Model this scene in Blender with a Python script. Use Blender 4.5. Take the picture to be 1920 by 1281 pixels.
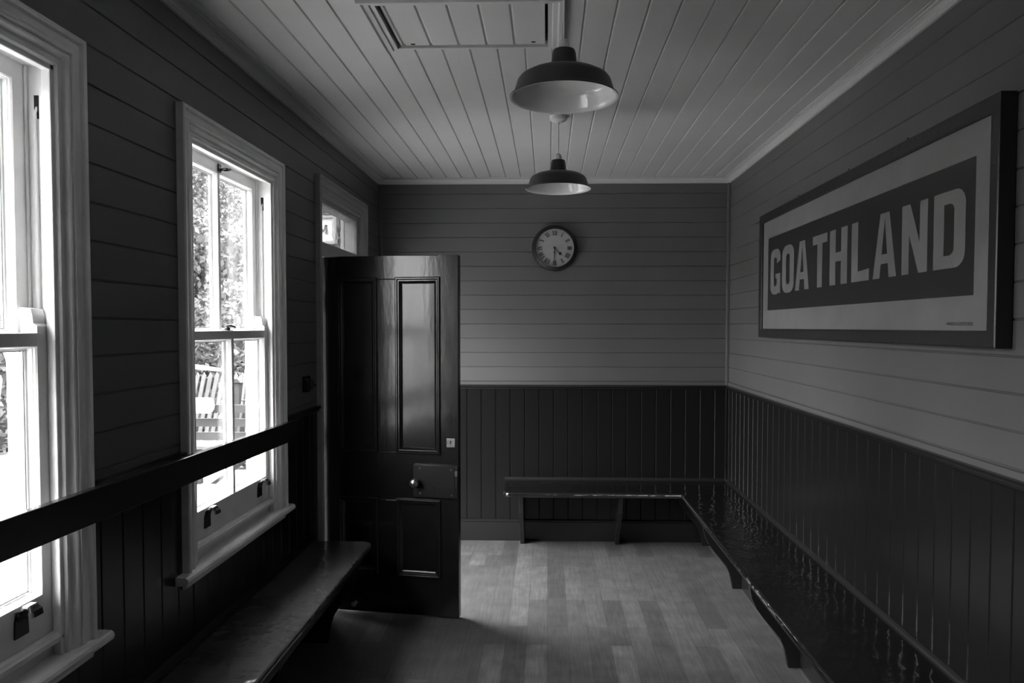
import bpy, bmesh, math, random
from mathutils import Vector, Matrix
random.seed(7)
S = bpy.context.scene
for o in list(bpy.data.objects): bpy.data.objects.remove(o)

# ------------------------------------------------------------------ camera
YAW, PITCH, ROLL = 0.03077, 0.03429, 0.00105
FPX, CX, CY, EYE = 1380.0, 985.14, 660.48, 1.628
cam_d = bpy.data.cameras.new('camera'); cam = bpy.data.objects.new('camera', cam_d)
S.collection.objects.link(cam)
def cam_axes():
    f = Vector((-math.sin(YAW), math.cos(YAW), 0)); r = Vector((math.cos(YAW), math.sin(YAW), 0)); u = Vector((0, 0, 1))
    f2 = math.cos(PITCH)*f - math.sin(PITCH)*u; u2 = math.sin(PITCH)*f + math.cos(PITCH)*u
    r3 = math.cos(ROLL)*r + math.sin(ROLL)*u2; u3 = -math.sin(ROLL)*r + math.cos(ROLL)*u2
    return r3, u3, f2
r_, u_, f_ = cam_axes()
M = Matrix.Identity(4)
for i in range(3):
    M[i][0] = r_[i]; M[i][1] = u_[i]; M[i][2] = -f_[i]
M[2][3] = EYE
cam.matrix_world = M
cam_d.sensor_width = 36; cam_d.lens = FPX*36/1920
cam_d.shift_x = -(CX-960)/1920; cam_d.shift_y = (CY-640.5)/1920
cam_d.clip_start = 0.05; cam_d.clip_end = 300
S.camera = cam

# ------------------------------------------------------------------ world, exposure
w = bpy.data.worlds.new('overcast_sky'); S.world = w; w.use_nodes = True
nt = w.node_tree; bg = nt.nodes['Background']
tc = nt.nodes.new('ShaderNodeTexCoord'); sx = nt.nodes.new('ShaderNodeSeparateXYZ')
mr = nt.nodes.new('ShaderNodeMapRange'); mr.inputs['From Min'].default_value = 0.02; mr.inputs['From Max'].default_value = 0.45
mr.inputs['To Min'].default_value = 1.4; mr.inputs['To Max'].default_value = 4.2
nt.links.new(tc.outputs['Generated'], sx.inputs[0]); nt.links.new(sx.outputs['Z'], mr.inputs['Value'])
nt.links.new(mr.outputs[0], bg.inputs['Color'])
bg.inputs['Strength'].default_value = 1.0
S.view_settings.view_transform = 'Standard'; S.view_settings.look = 'None'
S.view_settings.gamma = 1.0; S.view_settings.use_curve_mapping = False
S.view_settings.exposure = 3.08
sun_d = bpy.data.lights.new('sun', 'SUN'); sun_d.energy = 1.5; sun_d.angle = math.radians(3)
sun = bpy.data.objects.new('sun', sun_d); S.collection.objects.link(sun)
sun.rotation_euler = Vector((0.42, -0.35, 1.0)).to_track_quat('Z', 'Y').to_euler()      # from behind the building, high
# the openings that let the daylight in (sky portals: they only guide sampling)
def portal(loc, sy, sz):
    l = bpy.data.lights.new('daylight_portal', 'AREA'); l.shape = 'RECTANGLE'; l.size = sz; l.size_y = sy
    l.cycles.is_portal = True
    o = bpy.data.objects.new('daylight_portal', l); S.collection.objects.link(o); o.location = loc
    o.rotation_euler = (0, -math.pi/2, 0)
portal((-1.45, 3.0, 1.55), 0.9, 1.6); portal((-1.45, 1.495, 1.55), 0.9, 1.6)
portal((-1.45, 4.57, 1.2), 0.9, 2.4)

# ------------------------------------------------------------------ room dimensions
XL, XR, YB, YF = -1.28, 1.354, 5.567, -2.4
ZC = 2.74          # ceiling
ZCOR = 2.70        # bottom of cornice
ZD = 1.19          # top of dado
ZP = 1.165
XO = -1.42         # outer face of left wall
PITCH_B = 0.1085; ZS0 = 2.628
WIN = [(1.11, 1.885), (2.615, 3.39)]
W_Z0, W_Z1 = 0.762, 2.30
DOOR = (4.13, 5.0); D_Z1 = 2.37

# ------------------------------------------------------------------ materials
MATS = {}
def mat(name, base=0.5, rough=0.5, var=0.0, vscale=3.0, bump=0.0, bscale=20.0, metal=0.0, coat=0.0, stretch=None, spec=0.5, detail=3):
    if name in MATS: return MATS[name]
    m = bpy.data.materials.new(name); m.use_nodes = True; n = m.node_tree; b = n.nodes['Principled BSDF']
    b.inputs['Base Color'].default_value = (base, base, base, 1); b.inputs['Roughness'].default_value = rough
    b.inputs['Metallic'].default_value = metal; b.inputs['Specular IOR Level'].default_value = spec
    b.inputs['Coat Weight'].default_value = coat; b.inputs['Coat Roughness'].default_value = 0.05
    t = n.nodes.new('ShaderNodeTexCoord'); mp = n.nodes.new('ShaderNodeMapping'); n.links.new(t.outputs['Object'], mp.inputs[0])
    if stretch: mp.inputs['Scale'].default_value = stretch
    if var:
        no = n.nodes.new('ShaderNodeTexNoise'); no.inputs['Scale'].default_value = vscale; no.inputs['Detail'].default_value = 6
        n.links.new(mp.outputs[0], no.inputs['Vector'])
        r = n.nodes.new('ShaderNodeMapRange'); r.inputs['From Min'].default_value = .3; r.inputs['From Max'].default_value = .7
        r.inputs['To Min'].default_value = base*(1-var); r.inputs['To Max'].default_value = base*(1+var)
        n.links.new(no.outputs[0], r.inputs['Value']); n.links.new(r.outputs[0], b.inputs['Base Color'])
    if bump:
        nb = n.nodes.new('ShaderNodeTexNoise'); nb.inputs['Scale'].default_value = bscale; nb.inputs['Detail'].default_value = detail
        n.links.new(mp.outputs[0], nb.inputs['Vector'])
        bp = n.nodes.new('ShaderNodeBump'); bp.inputs['Strength'].default_value = bump; bp.inputs['Distance'].default_value = 0.01
        n.links.new(nb.outputs[0], bp.inputs['Height']); n.links.new(bp.outputs[0], b.inputs['Normal'])
    MATS[name] = m; return m
m_siding = mat('grey_eggshell_boards', 0.118, 0.42, var=.06, vscale=2.5, bump=.12, bscale=9)
m_dado   = mat('dark_gloss_dado', 0.010, 0.27, spec=.36, bump=.10, bscale=14, stretch=(1, 1, .25))
m_dark   = mat('dark_gloss_joinery', 0.016, 0.22, bump=.08, bscale=12)
m_seat_lit = mat('window_lit_gloss_seat', 0.065, 0.10, var=.12, vscale=6, bump=.6, bscale=12, spec=.6, detail=1.5)  # left bench: window light put into a lighter copy of the seat paint
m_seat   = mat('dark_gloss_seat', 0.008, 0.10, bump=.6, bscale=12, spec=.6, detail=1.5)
m_door   = mat('black_gloss_door', 0.013, 0.19, bump=.10, bscale=22, stretch=(1, 1, .3), spec=.6)
m_ceil   = mat('white_ceiling_boards', 0.53, 0.5, var=.05, vscale=2, bump=.08, bscale=12)
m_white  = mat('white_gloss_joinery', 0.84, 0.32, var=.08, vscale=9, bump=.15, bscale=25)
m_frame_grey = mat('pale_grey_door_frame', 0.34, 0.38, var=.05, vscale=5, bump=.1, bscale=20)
m_iron   = mat('black_iron', 0.012, 0.35, bump=.1, bscale=60, metal=0.0)
m_brass  = mat('worn_brass', 0.45, 0.28, metal=1.0, var=.3, vscale=40)
m_enam_d = mat('dark_enamel', 0.018, 0.42)
m_enam_w = mat('white_enamel', 0.66, 0.06)
m_plastic= mat('cream_plastic', 0.6, 0.35)
m_stone  = mat('outer_masonry', 0.22, 0.8, var=.2, vscale=8, bump=.5, bscale=30)
m_void   = mat('shadow_gap', 0.01, 0.9)
m_paper  = mat('aged_enamel_paper', 0.20, 0.45, var=.10, vscale=7)
m_ink    = mat('dark_blue_black_ink', 0.022, 0.35)
m_oak    = mat('dark_frame_wood', 0.022, 0.35, bump=.1, bscale=30)
m_dial   = mat('clock_dial_white', 0.44, 0.35)
m_cord   = mat('sash_cord_rope', 0.5, 0.8)
m_pave   = mat('pale_platform_paving', 0.23, 0.8, var=.12, vscale=1.2, bump=.3, bscale=20)
m_grass  = mat('rough_grass', 0.10, 0.9, var=.4, vscale=6, bump=.5, bscale=30)
m_fence  = mat('weathered_picket_wood', 0.075, 0.8, var=.2, vscale=8)
m_tim    = mat('dark_platform_timber', 0.012, 0.7, var=.3, vscale=8)
m_bark   = mat('tree_bark', 0.06, 0.9, bump=.6, bscale=20)
m_signw  = mat('sign_white', 0.55, 0.4)
m_signg  = mat('sign_grey_frame', 0.25, 0.5)
m_signl  = mat('sign_letter_grey', 0.04, 0.5)

def leaf_mat(name, a):
    m = bpy.data.materials.new(name); m.use_nodes = True; n = m.node_tree; b = n.nodes['Principled BSDF']
    b.inputs['Roughness'].default_value = .6
    g = n.nodes.new('ShaderNodeTexNoise'); t = n.nodes.new('ShaderNodeTexCoord'); g.inputs['Scale'].default_value = 3
    n.links.new(t.outputs['Object'], g.inputs['Vector'])
    r = n.nodes.new('ShaderNodeMapRange'); r.inputs['From Min'].default_value = .3; r.inputs['From Max'].default_value = .7
    r.inputs['To Min'].default_value = a*.6; r.inputs['To Max'].default_value = a*1.5
    n.links.new(g.outputs[0], r.inputs['Value']); n.links.new(r.outputs[0], b.inputs['Base Color'])
    tr = n.nodes.new('ShaderNodeBsdfTranslucent'); n.links.new(r.outputs[0], tr.inputs['Color'])
    mx = n.nodes.new('ShaderNodeMixShader'); mx.inputs[0].default_value = .35
    n.links.new(b.outputs[0], mx.inputs[1]); n.links.new(tr.outputs[0], mx.inputs[2])
    n.links.new(mx.outputs[0], n.nodes['Material Output'].inputs[0]); return m
m_leaf = leaf_mat('tree_foliage', .05); m_leaf2 = leaf_mat('pale_foliage', .12)

def glass_mat(name, bump=0.0, bscale=6):
    m = bpy.data.materials.new(name); m.use_nodes = True; n = m.node_tree; n.nodes.remove(n.nodes['Principled BSDF'])
    tr = n.nodes.new('ShaderNodeBsdfTransparent'); tr.inputs[0].default_value = (.94, .94, .94, 1)
    gl = n.nodes.new('ShaderNodeBsdfGlossy'); gl.inputs['Roughness'].default_value = .01
    lw = n.nodes.new('ShaderNodeLayerWeight'); lw.inputs['Blend'].default_value = .5     # facing = 1-cos on either side
    pw = n.nodes.new('ShaderNodeMath'); pw.operation = 'POWER'; pw.inputs[1].default_value = 5; n.links.new(lw.outputs['Facing'], pw.inputs[0])
    fr = n.nodes.new('ShaderNodeMath'); fr.operation = 'MULTIPLY_ADD'; fr.inputs[1].default_value = .96; fr.inputs[2].default_value = .04; n.links.new(pw.outputs[0], fr.inputs[0])
    mx = n.nodes.new('ShaderNodeMixShader')
    n.links.new(fr.outputs[0], mx.inputs[0]); n.links.new(tr.outputs[0], mx.inputs[1]); n.links.new(gl.outputs[0], mx.inputs[2])
    n.links.new(mx.outputs[0], n.nodes['Material Output'].inputs[0]); return m
m_glass = glass_mat('window_glass')
def wavy_glass(name, scale, strength):
    m = bpy.data.materials.new(name); m.use_nodes = True; n = m.node_tree; n.nodes.remove(n.nodes['Principled BSDF'])
    rf = n.nodes.new('ShaderNodeBsdfRefraction'); rf.inputs['IOR'].default_value = 1.25; rf.inputs['Roughness'].default_value = 0.03
    rf.inputs['Color'].default_value = (.36, .36, .36, 1)
    t = n.nodes.new('ShaderNodeTexCoord'); v = n.nodes.new('ShaderNodeTexVoronoi'); v.inputs['Scale'].default_value = scale
    v.feature = 'SMOOTH_F1'
    n.links.new(t.outputs['Object'], v.inputs['Vector'])
    bp = n.nodes.new('ShaderNodeBump'); bp.inputs['Strength'].default_value = strength; bp.inputs['Distance'].default_value = .004
    n.links.new(v.outputs['Distance'], bp.inputs['Height']); n.links.new(bp.outputs[0], rf.inputs['Normal'])
    n.links.new(rf.outputs[0], n.nodes['Material Output'].inputs[0]); return m
m_frost = wavy_glass('patterned_glass', 26, .045)

def floor_mat():
    m = bpy.data.materials.new('wood_effect_vinyl'); m.use_nodes = True; n = m.node_tree; b = n.nodes['Principled BSDF']
    L = n.links.new
    t = n.nodes.new('ShaderNodeTexCoord')
    rot = n.nodes.new('ShaderNodeMapping'); rot.inputs['Rotation'].default_value = (0, 0, math.pi/2); L(t.outputs['Object'], rot.inputs[0])
    br = n.nodes.new('ShaderNodeTexBrick'); br.offset = .37; br.inputs['Scale'].default_value = 1
    br.inputs['Brick Width'].default_value = .62; br.inputs['Row Height'].default_value = .108; br.inputs['Mortar Size'].default_value = .0012
    br.inputs['Color1'].default_value = (.080, .080, .080, 1); br.inputs['Color2'].default_value = (.145, .145, .145, 1); br.inputs['Mortar'].default_value = (.05, .05, .05, 1)
    br.inputs['Bias'].default_value = -.1
    L(rot.outputs[0], br.inputs['Vector'])
    st = n.nodes.new('ShaderNodeMapping'); st.inputs['Scale'].default_value = (14, 1.1, 1); L(t.outputs['Object'], st.inputs[0])
    g = n.nodes.new('ShaderNodeTexNoise'); g.inputs['Scale'].default_value = 5; g.inputs['Detail'].default_value = 8; g.inputs['Roughness'].default_value = .65; L(st.outputs[0], g.inputs['Vector'])
    c = n.nodes.new('ShaderNodeTexNoise'); c.inputs['Scale'].default_value = 9; c.inputs['Detail'].default_value = 5; L(t.outputs['Object'], c.inputs['Vector'])
    r1 = n.nodes.new('ShaderNodeMapRange'); r1.inputs['From Min'].default_value = .3; r1.inputs['From Max'].default_value = .7; r1.inputs['To Min'].default_value = .72; r1.inputs['To Max'].default_value = 1.25; L(g.outputs[0], r1.inputs['Value'])
    r2 = n.nodes.new('ShaderNodeMapRange'); r2.inputs['From Min'].default_value = .3; r2.inputs['From Max'].default_value = .7; r2.inputs['To Min'].default_value = .82; r2.inputs['To Max'].default_value = 1.18; L(c.outputs[0], r2.inputs['Value'])
    mu = n.nodes.new('ShaderNodeMath'); mu.operation = 'MULTIPLY'; L(r1.outputs[0], mu.inputs[0]); L(r2.outputs[0], mu.inputs[1])
    vm = n.nodes.new('ShaderNodeVectorMath'); vm.operation = 'SCALE'; L(br.outputs['Color'], vm.inputs[0]); L(mu.outputs[0], vm.inputs['Scale'])
    L(vm.outputs[0], b.inputs['Base Color']); b.inputs['Roughness'].default_value = .42
    bp = n.nodes.new('ShaderNodeBump'); bp.inputs['Strength'].default_value = .12; bp.inputs['Distance'].default_value = .002
    L(g.outputs[0], bp.inputs['Height']); L(bp.outputs[0], b.inputs['Normal'])
    return m
m_floor = floor_mat()

# ------------------------------------------------------------------ mesh helpers
class MB:
    def __init__(s, fn=None): s.v = []; s.f = []; s.m = []; s.mats = []; s.sm = []; s.fn = fn or (lambda a, b, c: (a, b, c))
    def mi(s, m):
        if m not in s.mats: s.mats.append(m)
        return s.mats.index(m)
    def add(s, vs, fs, m, smooth=False):
        o = len(s.v); s.v += [s.fn(*q) for q in vs]; k = s.mi(m)
        for f in fs: s.f.append([o+i for i in f]); s.m.append(k); s.sm.append(smooth)
    def box(s, a0, a1, b0, b1, c0, c1, m):
        vs = [(a, b, c) for a in (a0, a1) for b in (b0, b1) for c in (c0, c1)]
        s.add(vs, [(0,1,3,2),(4,6,7,5),(0,4,5,1),(2,3,7,6),(0,2,6,4),(1,5,7,3)], m)
    def prism(s, poly, axis, t0, t1, m, smooth=False):
        """poly of 2D points in the two other axes (in order), extruded along axis 0/1/2"""
        def P(p, t):
            q = list(p); q.insert(axis, t); return tuple(q)
        n = len(poly)
        s.add([P(p, t0) for p in poly]+[P(p, t1) for p in poly], [(i, (i+1) % n, n+(i+1) % n, n+i) for i in range(n)], m, smooth)
        s.add([P(p, t0) for p in poly], [tuple(range(n))], m); s.add([P(p, t1) for p in poly], [tuple(range(n))], m)
    def lathe(s, prof, c, axis, m, seg=48, smooth=True):
        """prof = [(r, h)], around axis through c"""
        vs = []; fs = []; n = len(prof)
        for k in range(seg):
            A = 2*math.pi*k/seg
            for r, h in prof:
                q = [r*math.cos(A), r*math.sin(A)]; q.insert(axis, h); vs.append(tuple(q[i]+c[i] for i in range(3)))
        for k in range(seg):
            for i in range(n-1): fs.append((k*n+i, k*n+i+1, ((k+1) % seg)*n+i+1, ((k+1) % seg)*n+i))
        s.add(vs, fs, m, smooth)
    def tube(s, pts, r, m, seg=10):
        vs = []; fs = []
        for i, p in enumerate(pts):
            p = Vector(p); a = Vector(pts[max(i-1, 0)]); b = Vector(pts[min(i+1, len(pts)-1)]); d = (b-a).normalized()
            x = d.orthogonal().normalized(); 
            if abs(d.z) > .7: x = (Vector((1, 0, 0))-d*d.x).normalized()
            else: x = (Vector((0, 0, 1))-d*d.z).normalized()
            y = d.cross(x)
            for k in range(seg):
                A = 2*math.pi*k/seg; q = p+x*r*math.cos(A)+y*r*math.sin(A); vs.append(tuple(q))
        for i in range(len(pts)-1):
            for k in range(seg): fs.append((i*seg+k, i*seg+(k+1) % seg, (i+1)*seg+(k+1) % seg, (i+1)*seg+k))
        fs.append(tuple(range(seg))); fs.append(tuple((len(pts)-1)*seg+k for k in range(seg)))
        s.add(vs, fs, m, True)
    def sweep3(s, prof, a0, a1, b0, b1, m):
        """architrave round left, top, right of an opening; prof=(offset outward, proud)"""
        n = len(prof); vs = []
        for wd, d in prof: vs += [(a0-wd, b0, d), (a0-wd, b1+wd, d), (a1+wd, b1+wd, d), (a1+wd, b0, d)]
        fs = [(i*4+j, i*4+j+1, i*4+4+j+1, i*4+4+j) for i in range(n-1) for j in range(3)]
        fs += [tuple(i*4 for i in range(n)), tuple(i*4+3 for i in range(n))]
        s.add(vs, fs, m)
    def sweep4(s, prof, a0, a1, b0, b1, m):
        n = len(prof); vs = []
        for wd, d in prof: vs += [(a0-wd, b0-wd, d), (a0-wd, b1+wd, d), (a1+wd, b1+wd, d), (a1+wd, b0-wd, d)]
        s.add(vs, [(i*4+j, i*4+(j+1) % 4, i*4+4+(j+1) % 4, i*4+4+j) for i in range(n-1) for j in range(4)], m)
    def boards(s, a0, a1, b0, b1, grooves, along, m, gw=.008, gd=.005, c=0.0, asym=False):
        """board face in plane c; grooves positions on the other axis. along='a' -> boards run along a, grooves at b"""
        lo, hi = (b0, b1) if along == 'a' else (a0, a1)
        pr = [(lo, 0)]
        for g in sorted(grooves):
            if asym and g-gw > lo and g+gw < hi: pr += [(g-.3*gw, 0), (g-.22*gw, -gd), (g, -gd), (g+.62*gw, 0)]
            elif g-gw/2 > lo and g+gw/2 < hi: pr += [(g-gw/2, 0), (g-gw*.12, -gd), (g+gw*.12, -gd), (g+gw/2, 0)]
        pr.append((hi, 0)); vs = []
        for t, d in pr:
            vs += [(a0, t, c+d), (a1, t, c+d)] if along == 'a' else [(t, b0, c+d), (t, b1, c+d)]
        s.add(vs, [(2*i, 2*i+1, 2*i+3, 2*i+2) for i in range(len(pr)-1)], m)
    def build(s, name, parent=None, bevel=0.0, recalc=True, sharp=30, **tags):
        me = bpy.data.meshes.new(name); me.from_pydata([tuple(q) for q in s.v], [], s.f)
        for m in s.mats: me.materials.append(m)
        for p, k, sm in zip(me.polygons, s.m, s.sm): p.material_index = k; p.use_smooth = sm
        bm = bmesh.new(); bm.from_mesh(me)
        bmesh.ops.remove_doubles(bm, verts=bm.verts, dist=1e-5) if bevel else None
        if recalc: bmesh.ops.recalc_face_normals(bm, faces=bm.faces)
        bm.to_mesh(me); bm.free()
        if any(s.sm): me.set_sharp_from_angle(angle=math.radians(sharp))
        o = bpy.data.objects.new(name, me); S.collection.objects.link(o)
        if parent: 
            o.parent = parent; o.matrix_parent_inverse = parent.matrix_basis.inverted()
        if bevel:
            b = o.modifiers.new('bevel', 'BEVEL'); b.width = bevel; b.segments = 2; b.limit_method = 'ANGLE'; b.angle_limit = math.radians(40)
        for k, v in tags.items(): o[k] = v
        return o
def empty(name, loc, **tags):
    o = bpy.data.objects.new(name, None); S.collection.objects.link(o); o.location = loc; o.empty_display_size = .1
    for k, v in tags.items(): o[k] = v
    bpy.context.view_layer.update()
    return o
def T(label, cat, group=None, kind=None):
    d = dict(label=label, category=cat)
    if group: d['group'] = group
    if kind: d['kind'] = kind
    return d
ST = 'structure'
LW = lambda a, b, c: (XL+c, a, b)           # left wall: a = y, b = z, c = proud of wall
RW = lambda a, b, c: (XR-c, a, b)
BW = lambda a, b, c: (a, YB-c, b)
siding_z = [ZS0-PITCH_B*k for k in range(14)]

# ------------------------------------------------------------------ shell
mb = MB()
mb.box(XO, XR+.15, YF-.15, YB+.15, -.12, 0, m_floor)
mb.build('floor', **T('wood effect plank floor of the waiting room', 'floor', kind=ST))

mb = MB(lambda a, b, c: (a, b, ZC-c))
cg = [-1.088+.1105*k for k in range(-1, 23)]
HX0, HX1, HY0, HY1 = -.60, -.002, 2.55, 2.95
for (y0, y1, x0, x1) in ((YF, HY0, XL-.02, XR+.02), (HY1, YB+.02, XL-.02, XR+.02), (HY0, HY1, XL-.02, HX0), (HY0, HY1, HX1, XR+.02)):
    mb.boards(x0, x1, y0, y1, cg, 'b', m_ceil, gw=.011, gd=.006)
mb.box(XO, XR+.15, YF-.15, HY0, -.12, -.03, m_ceil); mb.box(XO, XR+.15, HY1, YB+.15, -.12, -.03, m_ceil)
mb.box(XO, HX0, HY0, HY1, -.12, -.03, m_ceil); mb.box(HX1, XR+.15, HY0, HY1, -.12, -.03, m_ceil)
mb.build('ceiling', recalc=False, **T('white tongue and groove boarded ceiling', 'ceiling', kind=ST))

# left wall: pieces round the openings
def wall_piece(mb, y0, y1, z0, z1, grv):
    mb.box(y0, y1, z0, z1, XO-XL, -.012, m_stone)
    if z1 > ZD:
        mb.boards(y0, y1, max(z0, ZD), min(z1, ZC), siding_z, 'a', m_siding)
    if z0 < ZD:
        mb.boards(y0, y1, z0, min(z1, ZD), grv, 'b', m_dado, gw=.010, gd=.006, asym=True)
mb = MB(LW)
vg = [-.618+.11*k for k in range(-20, 60)]
lg = [YF+.09+.109*k for k in range(0, 80)]
ops = sorted([(a-.03, b+.03, W_Z0-.03, W_Z1+.03) for a, b in WIN]+[(DOOR[0]-.03, DOOR[1]+.03, 0, D_Z1+.03)])
y = YF
for (a, b, z0, z1) in ops:
    wall_piece(mb, y, a, 0, ZC+.05, lg)
    if z0 > 0: wall_piece(mb, a, b, 0, z0, lg)
    wall_piece(mb, a, b, z1, ZC+.05, lg)
    y = b
wall_piece(mb, y, YB+.02, 0, ZC+.05, lg)
mb.build('wall_left', recalc=False, **T('window wall with grey horizontal boards above dark vertical dado boards', 'wall', kind=ST))

mb = MB(RW)
mb.boards(YF, YB+.02, ZD, ZC+.05, siding_z, 'a', m_siding)
mb.boards(YF, YB+.02, 0, ZD, [5.54-.109*k for k in range(80)], 'b', m_dado, gw=.010, gd=.006, asym=True)
mb.box(YF, YB+.15, -.1, ZC+.1, -.15, -.012, m_stone)
mb.build('wall_right', recalc=False, **T('right wall with grey horizontal boards above dark vertical dado boards', 'wall', kind=ST))
mb = MB(BW)
mb.boards(XL-.02, XR+.02, ZD, ZC+.05, siding_z, 'a', m_siding)
mb.boards(XL-.02, XR+.02, 0, ZD, vg, 'b', m_dado, gw=.010, gd=.006, asym=True)
mb.box(XO, XR+.15, -.1, ZC+.1, -.15, -.012, m_stone)
mb.build('wall_back', recalc=False, **T('end wall under the clock, grey boards above dark dado', 'wall', kind=ST))
mb = MB(lambda a, b, c: (a, YF+c, b))
mb.boards(XL-.02, XR+.02, ZD, ZC+.05, siding_z, 'a', m_siding)
mb.boards(XL-.02, XR+.02, 0, ZD, vg, 'b', m_dado, gw=.010, gd=.006, asym=True)
mb.box(XO, XR+.15, -.1, ZC+.1, -.15, -.012, m_stone)
mb.build('wall_front', recalc=False, **T('wall behind the viewer', 'wall', kind=ST))

# cornice, dado caps, skirting, corner beads
COR = [(0, 2.70), (.012, 2.70), (.012, 2.706), (.017, 2.710), (.020, 2.719), (.030, 2.727), (.041, 2.730), (.041, 2.735), (.052, 2.735), (.052, 2.745), (0, 2.745)]
def run_trim(name, fnmap, a0, a1, prof, m, label, cat='trim'):
    mb = MB(fnmap); mb.prism([(z, c) for c, z in prof], 0, a0, a1, m); return mb.build(name, **T(label, cat, kind=ST))
run_trim('trim_1', LW, YF, YB, COR, m_ceil, 'white ceiling moulding along the window wall')
run_trim('trim_2', RW, YF, YB, COR, m_ceil, 'white ceiling moulding along the right wall')
run_trim('trim_3', BW, XL, XR, COR, m_ceil, 'white ceiling moulding along the end wall')
CAP = [(0, 1.158), (.010, 1.158), (.014, 1.165), (.014, 1.170), (.024, 1.176), (.026, 1.182), (.022, 1.190), (0, 1.192)]
run_trim('trim_4', RW, YF, YB, CAP, m_dark, 'dark dado cap moulding along the right wall')
run_trim('trim_5', BW, XL, XR-.02, CAP, m_dark, 'dark dado cap moulding along the end wall')
mb = MB(LW)
y = YF
for a, b in sorted(WIN)+[DOOR]:
    mb.prism([(z, c) for c, z in CAP], 0, y, a-.10, m_dark); y = b+.10
mb.prism([(z, c) for c, z in CAP], 0, y, YB, m_dark)
mb.build('trim_6', **T('dark dado cap moulding in lengths between the windows', 'trim', kind=ST))
BAT = [(0, 1.19), (.007, 1.19), (.007, 1.212), (0, 1.214)]
run_trim('trim_7', RW, YF, YB, BAT, m_siding, 'narrow grey fillet above the right dado cap')
run_trim('trim_8', BW, XL, XR, BAT, m_siding, 'narrow grey fillet above the end wall dado cap')
for nm, x0, x1 in (('trim_9', XL, XL+.022), ('trim_10', XR-.022, XR)):
    mb = MB(BW); mb.box(x0, x1, ZD, ZCOR, 0, .018, m_siding); mb.box(x0, x1, 0, ZD, 0, .016, m_dado)
    mb.build(nm, bevel=.005, **T('vertical corner bead where end wall meets %s wall' % ('left' if nm == 'trim_9' else 'right'), 'trim', kind=ST))
SK = [(0, 0), (.018, 0), (.018, .143), (.015, .145), (.020, .149), (.020, .155), (.012, .162), (0, .163)]
run_trim('baseboard_back', BW, XL, 1.205, SK, m_dark, 'dark skirting board along the end wall', 'baseboard')
mb = MB(LW); mb.prism([(z, c) for c, z in SK], 0, YF, DOOR[0]-.1, m_dark); mb.prism([(z, c) for c, z in SK], 0, DOOR[1]+.1, YB, m_dark)
mb.build('baseboard_left', **T('dark skirting board along the window wall', 'baseboard', kind=ST))

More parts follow.
